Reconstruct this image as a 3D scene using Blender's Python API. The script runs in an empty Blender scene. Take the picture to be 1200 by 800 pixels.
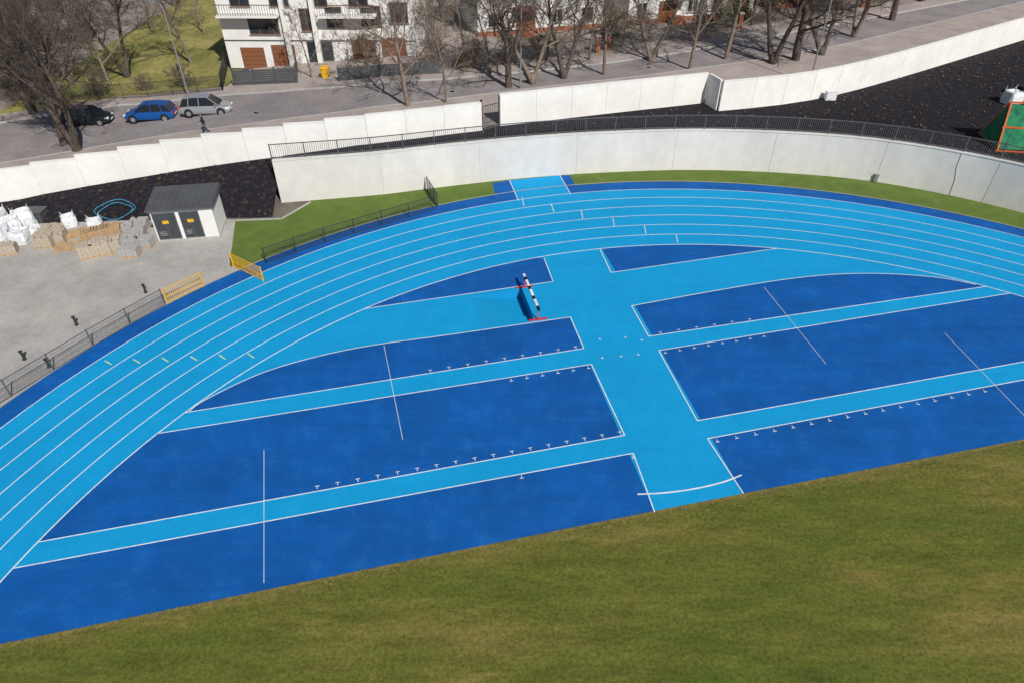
import bpy, math, random
import numpy as np
from mathutils import Vector, Matrix
from mathutils.geometry import tessellate_polygon
random.seed(4)
# ------------------------------------------------------------------ survey helpers
HC=24.0; F=800.0; TH=math.atan(0.8); S=math.sin(TH); C=math.cos(TH)
def P(px,py,z=0.0):
    u=px-600; v=py-400; d=F*S+v*C; w=F*C-v*S; k=(HC-z)/d
    return Vector((k*u,k*w,z))
def zt(X):
    return float(np.interp(X,[-60,-36,-28,-20,-12,-4],[.5,.9,1.6,2.4,3.0,3.1]))
def PT(px,py,dz=0.0):
    z=3.0
    for i in range(25):
        p=P(px,py,z+dz); z=zt(p.x)
    p=P(px,py,z+dz); p.z=z
    return p
def cr(pts,n=8):
    pts=[Vector(p) for p in pts]; out=[]
    for i in range(len(pts)-1):
        p0=pts[max(i-1,0)];p1=pts[i];p2=pts[i+1];p3=pts[min(i+2,len(pts)-1)]
        for k in range(n):
            t=k/n
            out.append(0.5*((2*p1)+(p2-p0)*t+(2*p0-5*p1+4*p2-p3)*t*t+(3*p1-p0-3*p2+p3)*t**3))
    out.append(pts[-1]); return out
def link(o,parent=None):
    bpy.context.scene.collection.objects.link(o)
    if parent: o.parent=parent
    return o
def empty(name,loc=(0,0,0),ang=0,sc=1):
    e=bpy.data.objects.new(name,None); e.location=loc; e.rotation_euler=(0,0,ang); e.empty_display_size=.3; e.scale=(sc,sc,sc)
    return link(e)
# ------------------------------------------------------------------ materials
def nt(name):
    m=bpy.data.materials.new(name); m.use_nodes=True
    return m,m.node_tree,m.node_tree.nodes["Principled BSDF"]
def mat(name,c1,c2=None,scale=5,rough=.8,bump=0,bscale=40,metal=0,fine=None,spec=.3,stretch=None,ramp=(.35,.65)):
    m,t,b=nt(name); N=t.nodes; L=t.links
    b.inputs["Roughness"].default_value=rough; b.inputs["Metallic"].default_value=metal
    b.inputs["Specular IOR Level"].default_value=spec
    tc=N.new("ShaderNodeTexCoord"); src=tc.outputs["Object"]
    if stretch:
        mp=N.new("ShaderNodeMapping"); mp.inputs["Rotation"].default_value=(0,0,stretch[0]); mp.inputs["Scale"].default_value=stretch[1]
        L.new(src,mp.inputs[0]); src2=mp.outputs[0]
    else: src2=src
    if c2 is None: c2=tuple(x*.85 for x in c1)
    n=N.new("ShaderNodeTexNoise"); n.inputs["Scale"].default_value=scale; n.inputs["Detail"].default_value=6; n.inputs["Roughness"].default_value=.6
    L.new(src2,n.inputs["Vector"])
    r=N.new("ShaderNodeValToRGB"); r.color_ramp.elements[0].position=ramp[0]; r.color_ramp.elements[1].position=ramp[1]
    r.color_ramp.elements[0].color=(*c2,1); r.color_ramp.elements[1].color=(*c1,1)
    L.new(n.outputs["Fac"],r.inputs[0]); col=r.outputs[0]
    if fine:
        n2=N.new("ShaderNodeTexNoise"); n2.inputs["Scale"].default_value=fine[0]; n2.inputs["Detail"].default_value=5; n2.inputs["Roughness"].default_value=.7
        L.new(src,n2.inputs["Vector"])
        mr=N.new("ShaderNodeMapRange"); mr.inputs[1].default_value=.3; mr.inputs[2].default_value=.7; mr.inputs[3].default_value=1-fine[1]; mr.inputs[4].default_value=1+fine[1]
        L.new(n2.outputs["Fac"],mr.inputs[0])
        mx=N.new("ShaderNodeVectorMath"); mx.operation='SCALE'
        L.new(col,mx.inputs[0]); L.new(mr.outputs[0],mx.inputs["Scale"]); col=mx.outputs[0]
    L.new(col,b.inputs["Base Color"])
    if bump:
        n3=N.new("ShaderNodeTexNoise"); n3.inputs["Scale"].default_value=bscale; n3.inputs["Detail"].default_value=4
        L.new(src,n3.inputs["Vector"]); bp=N.new("ShaderNodeBump"); bp.inputs["Strength"].default_value=bump; bp.inputs["Distance"].default_value=.02
        L.new(n3.outputs["Fac"],bp.inputs["Height"]); L.new(bp.outputs[0],b.inputs["Normal"])
    return m
def rubber(name,c,dust,amt,lo=.8,hi=1.15):
    """poured rubber: soft tonal clouds, faint roller streaks, pale dust"""
    m,t,b=nt(name); N=t.nodes; L=t.links
    b.inputs["Roughness"].default_value=.8; b.inputs["Specular IOR Level"].default_value=.2
    tc=N.new("ShaderNodeTexCoord"); src=tc.outputs["Object"]
    mp=N.new("ShaderNodeMapping"); mp.inputs["Rotation"].default_value=(0,0,-.21); mp.inputs["Scale"].default_value=(.22,1.6,1); L.new(src,mp.inputs[0])
    def noise(s,d,v,ro=.6):
        n=N.new("ShaderNodeTexNoise"); n.inputs["Scale"].default_value=s; n.inputs["Detail"].default_value=d; n.inputs["Roughness"].default_value=ro; L.new(v,n.inputs["Vector"]); return n.outputs["Fac"]
    def mr(x,a,b_,c0,c1):
        q=N.new("ShaderNodeMapRange"); q.inputs[1].default_value=a; q.inputs[2].default_value=b_; q.inputs[3].default_value=c0; q.inputs[4].default_value=c1; L.new(x,q.inputs[0]); return q.outputs[0]
    def mul(a,b_):
        q=N.new("ShaderNodeMath"); q.operation='MULTIPLY'; L.new(a,q.inputs[0]); L.new(b_,q.inputs[1]); return q.outputs[0]
    k=mul(mul(mr(noise(.28,7,src,.68),.3,.7,lo,hi),mr(noise(.9,5,mp.outputs[0],.7),.3,.7,1-(hi-lo)*.3,1+(hi-lo)*.3)),mr(noise(14,3,src),.3,.7,.91,1.09))
    d=mr(noise(1.1,8,src,.78),.50,.76,0,amt)
    mx=N.new("ShaderNodeMix"); mx.data_type='RGBA'; L.new(d,mx.inputs[0]); mx.inputs[6].default_value=(*c,1); mx.inputs[7].default_value=(*dust,1)
    sc=N.new("ShaderNodeVectorMath"); sc.operation='SCALE'; L.new(mx.outputs[2],sc.inputs[0]); L.new(k,sc.inputs["Scale"]); L.new(sc.outputs[0],b.inputs["Base Color"])
    bp=N.new("ShaderNodeBump"); bp.inputs["Strength"].default_value=.25; bp.inputs["Distance"].default_value=.01; L.new(noise(90,3,src),bp.inputs["Height"]); L.new(bp.outputs[0],b.inputs["Normal"])
    return m
def paver_mat(name,c1,c2,cm,scale,rot=0,dirt=(.3,.25,.18),damt=.4):
    m,t,b=nt(name); N=t.nodes; L=t.links
    b.inputs["Roughness"].default_value=.9
    tc=N.new("ShaderNodeTexCoord"); mp=N.new("ShaderNodeMapping"); mp.inputs["Rotation"].default_value=(0,0,rot); L.new(tc.outputs["Object"],mp.inputs[0])
    br=N.new("ShaderNodeTexBrick"); br.inputs["Scale"].default_value=scale; br.inputs["Color1"].default_value=(*c1,1); br.inputs["Color2"].default_value=(*c2,1); br.inputs["Mortar"].default_value=(*cm,1); br.inputs["Mortar Size"].default_value=.02
    L.new(mp.outputs[0],br.inputs["Vector"])
    n=N.new("ShaderNodeTexNoise"); n.inputs["Scale"].default_value=.35; n.inputs["Detail"].default_value=9; n.inputs["Roughness"].default_value=.75; L.new(tc.outputs["Object"],n.inputs["Vector"])
    mr=N.new("ShaderNodeMapRange"); mr.inputs[1].default_value=.3; mr.inputs[2].default_value=.7; mr.inputs[3].default_value=.72; mr.inputs[4].default_value=1.18; L.new(n.outputs["Fac"],mr.inputs[0])
    n2=N.new("ShaderNodeTexNoise"); n2.inputs["Scale"].default_value=.6; n2.inputs["Detail"].default_value=9; n2.inputs["Roughness"].default_value=.75; n2.inputs["Distortion"].default_value=.6; L.new(tc.outputs["Object"],n2.inputs["Vector"])
    m2=N.new("ShaderNodeMapRange"); m2.inputs[1].default_value=.5; m2.inputs[2].default_value=.7; m2.inputs[3].default_value=0; m2.inputs[4].default_value=damt; L.new(n2.outputs["Fac"],m2.inputs[0])
    mi=N.new("ShaderNodeMix"); mi.data_type='RGBA'; L.new(m2.outputs[0],mi.inputs[0]); L.new(br.outputs["Color"],mi.inputs[6]); mi.inputs[7].default_value=(*dirt,1)
    mx=N.new("ShaderNodeVectorMath"); mx.operation='SCALE'; L.new(mi.outputs[2],mx.inputs[0]); L.new(mr.outputs[0],mx.inputs["Scale"]); L.new(mx.outputs[0],b.inputs["Base Color"])
    return m
def mulch_mat():
    m,t,b=nt("mulch_fabric"); N=t.nodes; L=t.links
    b.inputs["Roughness"].default_value=.9; b.inputs["Specular IOR Level"].default_value=.15
    tc=N.new("ShaderNodeTexCoord")
    n=N.new("ShaderNodeTexNoise"); n.inputs["Scale"].default_value=3.2; n.inputs["Detail"].default_value=8; n.inputs["Roughness"].default_value=.75; L.new(tc.outputs["Object"],n.inputs["Vector"])
    r=N.new("ShaderNodeValToRGB"); e=r.color_ramp.elements; e[0].position=.53; e[0].color=(.013,.012,.017,1); e[1].position=.74; e[1].color=(.10,.075,.055,1)
    L.new(n.outputs["Fac"],r.inputs[0]); L.new(r.outputs[0],b.inputs["Base Color"])
    bp=N.new("ShaderNodeBump"); bp.inputs["Strength"].default_value=.8; bp.inputs["Distance"].default_value=.1; L.new(n.outputs["Fac"],bp.inputs["Height"]); L.new(bp.outputs[0],b.inputs["Normal"])
    return m
M={}
M['dark']=rubber("rubber_dark_blue",(.002,.090,.35),(.02,.155,.43),.55,.76,1.12)
M['light']=rubber("rubber_light_blue",(.003,.285,.58),(.03,.35,.63),.35,.92,1.05)
M['pit']=rubber("rubber_pit_blue",(.003,.255,.51),(.02,.29,.54),.35,.95,1.05)
M['white']=mat("line_paint_white",(.74,.77,.78),(.60,.64,.66),3,.6,fine=(6,.1))
M['yline']=mat("line_paint_yellow",(.55,.68,.25),(.45,.55,.25),3,.6)
def infield_mat():
    m,t,b=nt("infield_turf"); N=t.nodes; L=t.links
    b.inputs["Roughness"].default_value=.95; b.inputs["Specular IOR Level"].default_value=.1
    tc=N.new("ShaderNodeTexCoord"); mp=N.new("ShaderNodeMapping"); mp.inputs["Rotation"].default_value=(0,0,-.24); mp.inputs["Scale"].default_value=(.25,1,1); L.new(tc.outputs["Object"],mp.inputs[0])
    def noise(s,d,src,ro=.65):
        n=N.new("ShaderNodeTexNoise"); n.inputs["Scale"].default_value=s; n.inputs["Detail"].default_value=d; n.inputs["Roughness"].default_value=ro; L.new(src,n.inputs["Vector"]); return n.outputs["Fac"]
    a=noise(.30,9,mp.outputs[0],.74); r=N.new("ShaderNodeValToRGB"); e=r.color_ramp.elements
    e[0].position=.34; e[0].color=(.185,.15,.045,1); e[1].position=.66; e[1].color=(.072,.098,.016,1)
    e2=e.new(.48); e2.color=(.112,.117,.024,1); L.new(a,r.inputs[0])
    f=noise(7,7,tc.outputs["Object"],.85); f2=noise(1.6,6,mp.outputs[0],.8)
    def mr(x,lo,hi):
        q=N.new("ShaderNodeMapRange"); q.inputs[1].default_value=.28; q.inputs[2].default_value=.72; q.inputs[3].default_value=lo; q.inputs[4].default_value=hi; L.new(x,q.inputs[0]); return q.outputs[0]
    mu=N.new("ShaderNodeMath"); mu.operation='MULTIPLY'; L.new(mr(f,.35,1.7),mu.inputs[0]); L.new(mr(f2,.7,1.3),mu.inputs[1])
    sc=N.new("ShaderNodeVectorMath"); sc.operation='SCALE'; L.new(r.outputs[0],sc.inputs[0]); L.new(mu.outputs[0],sc.inputs["Scale"]); L.new(sc.outputs[0],b.inputs["Base Color"])
    bp=N.new("ShaderNodeBump"); bp.inputs["Strength"].default_value=.6; bp.inputs["Distance"].default_value=.04; L.new(f,bp.inputs["Height"]); L.new(bp.outputs[0],b.inputs["Normal"])
    return m
M['infield']=infield_mat()
M['drygrass']=mat("dry_grass_edge",(.20,.155,.05),(.12,.11,.03),3,.95,.4,30,fine=(9,.45))
M['turf']=mat("green_turf",(.115,.165,.03),(.08,.13,.022),.8,.95,.3,60,fine=(8,.25))
M['ground']=mat("soil_ground",(.17,.15,.12),(.11,.10,.08),.4,.95,.3,20,fine=(4,.25))
M['terrace']=mat("street_soil",(.34,.295,.26),(.21,.18,.155),.35,.95,.4,10,fine=(3,.3))
M['lawn']=mat("park_lawn",(.30,.26,.085),(.15,.155,.04),.22,.95,.4,12,fine=(2.0,.45))
M['asphalt']=mat("street_asphalt",(.27,.24,.235),(.20,.18,.18),.3,.9,.2,60,fine=(3,.16))
M['sidewalk']=paver_mat("sidewalk_pavers",(.42,.35,.32),(.36,.305,.28),(.24,.21,.195),2.5)
M['yard']=paver_mat("yard_pavers",(.42,.40,.38),(.37,.355,.335),(.28,.27,.255),2.4,.3,(.46,.40,.31),.5)
M['kerb']=mat("kerb_concrete",(.42,.41,.39),(.33,.32,.31),2,.9)
M['wall']=mat("painted_concrete",(.66,.635,.60),(.58,.56,.53),.35,.85,.1,20,fine=(1.2,.06),stretch=(0,(1,1,.3)))
M['pwall']=mat("white_concrete_panel",(.78,.765,.73),(.70,.69,.66),.4,.85,.1,20,fine=(2,.05))
M['joint']=mat("joint_dark",(.42,.40,.38),(.36,.35,.33),3,.9)
M['mulch']=mulch_mat()
M['steel']=mat("dark_grey_steel",(.05,.052,.056),(.04,.04,.043),5,.5,metal=.3)
M['rail']=mat("anthracite_railing",(.11,.11,.12),(.085,.085,.09),5,.55)
M['galv']=mat("galvanised_steel",(.45,.46,.47),(.38,.39,.4),6,.45,metal=.7)
M['yellow']=mat("yellow_paint",(.75,.42,.02),(.65,.35,.02),5,.5)
M['roofdark']=mat("dark_roof_sheet",(.085,.09,.095),(.07,.072,.077),1,.6)
M['render']=mat("white_render",(.74,.73,.70),(.66,.65,.62),.6,.9,.1,30)
M['door']=mat("dark_metal_door",(.055,.06,.07),(.045,.05,.055),3,.5)
M['wood']=mat("pallet_wood",(.50,.34,.19),(.34,.23,.13),4,.85)
M['stone']=mat("paver_stack_stone",(.48,.40,.31),(.36,.31,.25),6,.9,.3)
M['grey']=mat("grey_paver_stone",(.40,.39,.38),(.32,.31,.3),6,.9,.3)
M['bag']=mat("big_bag_fabric",(.74,.75,.76),(.58,.60,.62),5,.8,.6,8)
M['brown']=mat("brown_garage_wood",(.24,.095,.045),(.18,.07,.035),3,.6,stretch=(0,(1,1,8)))
M['glass']=mat("window_glass",(.03,.04,.05),(.02,.025,.03),1,.08,spec=.8)
M['cglass']=mat("car_glass",(.012,.014,.018),(.01,.012,.014),1,.2,spec=.5)
M['bark']=mat("tree_bark",(.12,.095,.078),(.065,.052,.043),5,.95,.5,12)
M['bark2']=mat("tree_bark_light",(.24,.19,.145),(.14,.11,.085),5,.95,.5,12)
M['red']=mat("red_paint",(.55,.03,.04),(.45,.02,.03),4,.5)
M['black']=mat("black_paint",(.015,.015,.017),(.012,.012,.014),4,.5)
M['tyre']=mat("tyre_rubber",(.02,.02,.02),(.015,.015,.015),8,.9)
M['silver']=mat("car_silver",(.5,.52,.54),(.48,.5,.52),1,.28,metal=.6,spec=.6)
M['bluecar']=mat("car_blue",(.01,.10,.38),(.01,.09,.34),1,.25,metal=.3,spec=.6)
M['blackcar']=mat("car_dark",(.02,.022,.03),(.018,.02,.026),1,.25,metal=.3,spec=.6)
M['lampw']=mat("lens_white",(.8,.8,.78),(.75,.75,.72),3,.3)
M['roofred']=mat("terracotta_roof",(.30,.11,.06),(.22,.08,.05),2,.85,.3,20)
M['brickred']=mat("red_brick",(.32,.12,.07),(.24,.09,.055),5,.9,.3,20)
M['net']=mat("green_netting",(.02,.22,.10),(.01,.10,.05),3,.85,.6,6)
M['orange']=mat("orange_red_frame",(.6,.12,.03),(.5,.10,.03),3,.6)
M['hose']=mat("blue_hose",(.05,.35,.55),(.04,.3,.5),4,.5)
M['leaf']=mat("evergreen_needles",(.035,.07,.025),(.02,.04,.015),2,.9)
M['tuft']=mat("dry_plants",(.17,.11,.07),(.09,.06,.045),1,.9)
M['skin']=mat("skin",(.5,.32,.24),None,4,.6)
M['cloth']=mat("dark_jacket",(.02,.025,.05),None,4,.9)
# ------------------------------------------------------------------ mesh builder
class MB:
    def __init__(s): s.v=[];s.f=[];s.m=[]
    def box(s,c,ax,ay,az,mi=0):
        c=Vector(c);ax=Vector(ax);ay=Vector(ay);az=Vector(az);b=len(s.v)
        for i in (-1,1):
            for j in (-1,1):
                for k in (-1,1): s.v.append(c+ax*i+ay*j+az*k)
        for q in ((0,1,3,2),(4,6,7,5),(0,4,5,1),(2,3,7,6),(0,2,6,4),(1,5,7,3)): s.f.append([b+x for x in q]); s.m.append(mi)
    def abox(s,x0,x1,y0,y1,z0,z1,mi=0):
        s.box(((x0+x1)/2,(y0+y1)/2,(z0+z1)/2),((x1-x0)/2,0,0),(0,(y1-y0)/2,0),(0,0,(z1-z0)/2),mi)
    def beam(s,p,q,w,h,mi=0):
        p=Vector(p);q=Vector(q);d=q-p
        if d.length<1e-6: return
        u=d.normalized(); up=Vector((0,0,1)) if abs(u.z)<.95 else Vector((0,1,0))
        a=u.cross(up).normalized(); b=a.cross(u)
        s.box((p+q)/2,d/2,a*w/2,b*h/2,mi)
    def tube(s,pts,rad,n=6,mi=0,cap=True):
        pts=[Vector(p) for p in pts]; base=len(s.v); ref=Vector((.3,.9,.1))
        for i,p in enumerate(pts):
            d=(pts[min(i+1,len(pts)-1)]-pts[max(i-1,0)]).normalized()
            r0=ref if abs(d.dot(ref))<.9 else Vector((1,0,0))
            a=d.cross(r0).normalized(); b=d.cross(a); r=rad[i] if hasattr(rad,'__len__') else rad
            for k in range(n):
                t=2*math.pi*k/n; s.v.append(p+a*math.cos(t)*r+b*math.sin(t)*r)
        for i in range(len(pts)-1):
            for k in range(n):
                s.f.append([base+i*n+k,base+i*n+(k+1)%n,base+(i+1)*n+(k+1)%n,base+(i+1)*n+k]); s.m.append(mi)
        if cap:
            s.f.append([base+k for k in range(n)][::-1]); s.m.append(mi)
            s.f.append([base+(len(pts)-1)*n+k for k in range(n)]); s.m.append(mi)
    def loft(s,secs,mi=0,cap=True,closed=True,mf=None):
        base=len(s.v); n=len(secs[0])
        for q in secs: s.v+= [Vector(p) for p in q]
        for i in range(len(secs)-1):
            for k in range(n if closed else n-1):
                s.f.append([base+i*n+k,base+i*n+(k+1)%n,base+(i+1)*n+(k+1)%n,base+(i+1)*n+k]); s.m.append(mf(i,k) if mf else mi)
        if cap:
            s.f.append([base+k for k in range(n)][::-1]); s.m.append(mi)
            s.f.append([base+(len(secs)-1)*n+k for k in range(n)]); s.m.append(mi)
    def ribbon(s,A,B,mi=0):
        b=len(s.v); n=len(A)
        for p,q in zip(A,B): s.v.append(Vector(p)); s.v.append(Vector(q))
        for i in range(n-1): s.f.append([b+2*i,b+2*i+2,b+2*i+3,b+2*i+1]); s.m.append(mi)
    def line(s,pts,w,z,mi=0):
        pts=[Vector((p[0],p[1],0)) for p in pts]; A=[];B=[]
        for i,p in enumerate(pts):
            d=pts[min(i+1,len(pts)-1)]-pts[max(i-1,0)]; d.normalize(); n=Vector((-d.y,d.x,0))*w/2
            A.append(Vector((p.x-n.x,p.y-n.y,z))); B.append(Vector((p.x+n.x,p.y+n.y,z)))
        s.ribbon(A,B,mi)
    def obj(s,name,mats,parent=None,smooth=False):
        me=bpy.data.meshes.new(name); me.from_pydata([tuple(v) for v in s.v],[],s.f)
        for m in mats: me.materials.append(m)
        me.polygons.foreach_set("material_index",s.m)
        if smooth: me.polygons.foreach_set("use_smooth",[True]*len(me.polygons))
        me.update(); o=bpy.data.objects.new(name,me); return link(o,parent)
def sheet(name,pts,z,m,holes=()):
    loops=[[Vector((p[0],p[1],z)) for p in pts]]+[[Vector((p[0],p[1],z)) for p in h] for h in holes]
    tris=tessellate_polygon(loops); vs=[v for l in loops for v in l]
    me=bpy.data.meshes.new(name); fs=[]
    for t in tris:
        a,b,c=[vs[i] for i in t]
        fs.append(tuple(t) if (b-a).cross(c-a).z>0 else tuple(reversed(t)))
    me.from_pydata([tuple(v) for v in vs],[],fs); me.materials.append(m); me.update()
    return link(bpy.data.objects.new(name,me))
# ------------------------------------------------------------------ track geometry
CT=Vector((12.3,7.3,0)); TA=math.radians(12.5)
def pol(r,phi): return Vector((CT.x+r*math.cos(phi),CT.y+r*math.sin(phi),0))
def fit(pix,deg):
    ph=[];rr=[]
    for q in pix:
        p=P(*q)-CT; a=math.atan2(p.y,p.x)
        if a<-1.5: a+=2*math.pi
        ph.append(a); rr.append(math.hypot(p.x,p.y))
    c=np.polyfit(ph,rr,deg); lo,hi=min(ph),max(ph)
    return lambda a: float(np.polyval(c,min(max(a,lo),hi)))
rin=fit([(0,683),(45,636),(185,508),(220,483),(310,417),(430,361),(637,303),(703,292),(800,287),(910,291),(1140,333),(1200,348)],2)
rout=fit([(0,503),(50,466),(110,424),(612,236),(665,228),(800,223),(950,228),(1200,281)],2)
a0=TA; a1=math.pi+TA
sd=Vector((math.sin(TA),-math.cos(TA),0))
def ring(fr,off=0,n=120,tail=70):
    pts=[pol(fr(a0+(a1-a0)*i/n)+off,a0+(a1-a0)*i/n) for i in range(n+1)]
    return [pts[0]+sd*tail]+pts+[pts[-1]+sd*tail]
hole=[P(611,340),P(626,375.5),P(566,384.5),P(550,349)]
Hc=[(p.x,p.y) for p in hole]
sheet("ground",[(-2500,-2500),(2500,-2500),(2500,2500),(-2500,2500)],0,M['ground'],[Hc])
def px(l): return [P(*q) for q in l]
sheet("yard_paving",px([(-350,700),(-350,265),(0,262),(60,262),(130,259),(265,257),(276,258),(268,312),(330,320),(150,420),(0,520)]),.004,M['yard'])
outer=ring(rout,1.32)
sheet("running_track_apron",outer,.012,M['dark'],[Hc])
sheet("runway_apron",px([(581,234),(577,215),(597,212),(656,206),(668,206),(675,219),(640,240)]),.008,M['dark'])
oi=ring(rin); oo=ring(rout)
mb=MB(); mb.ribbon([Vector((p.x,p.y,.016)) for p in oo],[Vector((p.x,p.y,.016)) for p in oi]); mb.obj("running_track_lanes",[M['light']])
def ext(a,b):
    a=P(*a);b=P(*b);d=(b-a).normalized()
    for k in range(-600,4000):
        q=b+d*(k*.01); r=q-CT; an=math.atan2(r.y,r.x)
        if an<-1.5: an+=2*math.pi
        if math.hypot(r.x,r.y)>rin(an): return q
    return b
def arcpts(p,q,n=24):
    def an(p):
        r=p-CT; a=math.atan2(r.y,r.x); return a+2*math.pi if a<-1.5 else a
    A=an(p);B=an(q); return [pol(rin(A+(B-A)*i/n),A+(B-A)*i/n) for i in range(n+1)]
L1=(597,212);L2=(767,601);R1=(656,206);R2=(872,580)
def on(a,b,y):
    t=(y-a[1])/(b[1]-a[1]); return (a[0]+(b[0]-a[0])*t,y)
sheet("javelin_runway",px([L1,R1,R2,(769,604)]),.020,M['light'])
s1a=ext((730,510),(45,635)); s1b=ext((742,531),(20,665))
s1c=ext((818,493),(1200,424)); s1d=ext((829,514),(1200,445))
s2a=ext((683,408.5),(220,483)); s2b=ext((693,427),(185,508))
s2c=ext((760,394.5),(1130,340)); s2d=ext((772,411),(1160,348))
sheet("approach_strip",[s1b,P(742,531),P(732,510),s1a],.0195,M['light'])
sheet("approach_strip",[P(829,514),s1d,s1c,P(816,493)],.0195,M['light'])
sheet("approach_strip",[s2b,P(693,427),P(684,408.5),s2a],.0195,M['light'])
sheet("approach_strip",[P(772,411),s2d,s2c,P(759,394.5)],.0195,M['light'])
low_l=cr(px([(222,482),(240,469),(300,440),(360,421),(430,406),(520,393.5),(600,382),(669,372)]),8)
top_r=cr(px([(740,359),(800,348),(860,337.5),(920,328),(980,322),(1040,321.5),(1100,326),(1143,334)]),8)
arc=arcpts(low_l[0],P(1143,334),60)
lane=[low_l[0]]+low_l[1:]+[P(740,359)]+top_r[1:]+arc[::-1][:-1]
sheet("steeplechase_lane",lane,.0155,M['light'],[Hc])
e1=ext((648,330.5),(440,360.5))
pd1=[e1,P(648,330.5),P(637.5,303)]+arcpts(P(637.5,303),e1,24)[1:-1]
sheet("infield_patch",pd1,.0195,M['dark'])
e3=ext((716,320),(905,292.5))
pd2=[P(716,320),e3]+arcpts(e3,P(703,292.5),20)[1:]
sheet("infield_patch",pd2,.0195,M['dark'])
mb=MB(); A,B,Cc,D=[Vector((p.x,p.y,.0155)) for p in hole]; dz=Vector((0,0,-.62))
mb.v+=[A,B,Cc,D,A+dz,B+dz]
mb.f+=[[2,5,4,3],[0,4,5,1],[1,5,2],[0,3,4]]; mb.m+=[0]*4; mb.obj("water_jump_pit",[M['pit']])
g0=P(0,756.5);g1=P(760,601.5);g2=P(1200,516)
gl=ext((760,601.5),(0,756.5)); gr=ext((760,601.5),(1200,516))
rr=arcpts(gr,pol(rin(a0),a0),20)
lft=[pol(rin(a1),a1)+sd*70,pol(rin(a1),a1),gl]
sheet("infield_grass",[gl,g0,g1,g2]+rr+[pol(rin(a0),a0)+sd*70]+lft[:2],.024,M['infield'])
mb=MB(); mb.line(cr([gl,g0,g1,g2,gr],10),.14,.026)
pts=cr([gl,g0,g1,g2,gr],160)
for p in pts:
    for k in range(6):
        q=p+Vector((random.uniform(-.2,.2),-abs(random.gauss(0,.26))+.03,0)); r=random.uniform(.015,.055); a=random.random()*6
        bb=len(mb.v)
        for j in range(5): mb.v.append(Vector((q.x+r*1.4*math.cos(a+j*1.256)*random.uniform(.6,1.4),q.y+r*math.sin(a+j*1.256)*random.uniform(.5,1.2),.029+.002*random.random())))
        mb.f.append([bb+j for j in range(5)]); mb.m.append(0)
mb.obj("grass_edge",[M['drygrass']])
# ------------------------------------------------------------------ white lines
W=.052; Z=.032; ml=MB()
for k in range(7):
    f=k/6
    pts=[a.lerp(b_,f) for a,b_ in zip(oi,oo)]
    ml.line(pts,W if k else .06,Z)
def ln(l,w=W,z=None): ml.line(px(l),w,(z or Z)+random.uniform(.0005,.003))
def lw(l,w=W): ml.line(l,w,Z+random.uniform(.0005,.003))
ln([L1,on(L1,L2,236)]); ln([R1,on(R1,R2,228)])
ln([(637.5,303),(648,330.5)]); ln([(668.5,372),(684,408.5)]); ln([(693,427),(732,510)]); ln([(742,531),(767,600)])
ln([(703,292.5),(716,320)]); ln([(740,359),(760,394.5)]); ln([(772,411),(817,493)]); ln([(829,514),(871,578)])
lw([s1b,P(742,531)]);lw([s1a,P(732,510)]);lw([s1c,P(817,493)]);lw([s1d,P(829,514)])
lw([s2b,P(693,427)]);lw([s2a,P(684,408.5)]);lw([s2c,P(760,394.5)]);lw([s2d,P(772,411)])
lw(low_l);lw(top_r);lw([e1,P(648,330.5)]);lw([e3,P(716,320)])
for q in ([(450,405),(472,515)],[(309.5,527),(309.5,683)],[(895,337),(968,427)],[(1107,391),(1200,487),(1260,550)]): ln(q,.024)
lw(cr(px([(747,579),(770,578),(795,575.5),(822,571),(848,564.5),(869,556.5)]),6),.075)
for q in ([(612,232),(614,242)],[(646,240),(649,249)],[(681,247),(683,257)],[(718,256),(720,266)],[(755,265),(757,275)],[(792,275),(794,285)]): ln(q,.05)
yl=MB()
for i in range(6):
    x=127+33.4*i; y=425-1.6*i
    p=P(x,y); r=(p-CT).normalized()
    yl.line([p-r*.30,p+r*.30],.07,Z+.002)
yl.obj("relay_mark",[M['yline']])
def ticks(a,b,n,side,L=.17,dots=True):
    a=P(*a);b=P(*b);d=(b-a).normalized(); nn=Vector((-d.y,d.x,0))*side
    for i in range(n):
        p=a.lerp(b,i/(n-1)); ml.line([p+nn*.10,p+nn*(.10+L)],.034,Z+.001)
        if dots: ml.line([p+nn*(.1+L)-d*.10,p+nn*(.1+L)+d*.10],.034,Z+.0022)
ticks((505,437.5),(676,410),9,1);ticks((598,442.5),(688,428),6,-1)
ticks((372,575),(728,510.5),17,1);ticks((778,411),(893,392),8,-1,L=.13)
ticks((775,392),(880,376.5),6,1,L=.08)
ticks((838,513),(1150,455),16,-1); ticks((610,555),(740,531.5),2,-1)
for q in ((703,398),(733,396),(752,399),(706,420),(728,418),(748,416)):
    p=P(*q); ml.line([p-Vector((.08,0,0)),p+Vector((.08,0,0))],.035,Z+.001); ml.line([p,p+Vector((0,.12,0))],.035,Z+.002)
ml.obj("painted_lines",[M['white']])
mk=MB(); oe=ring(rout,1.36)
mk.line([p for p in oe],.08,.05); mk.obj("track_edge_kerb",[M['joint']])
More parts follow.
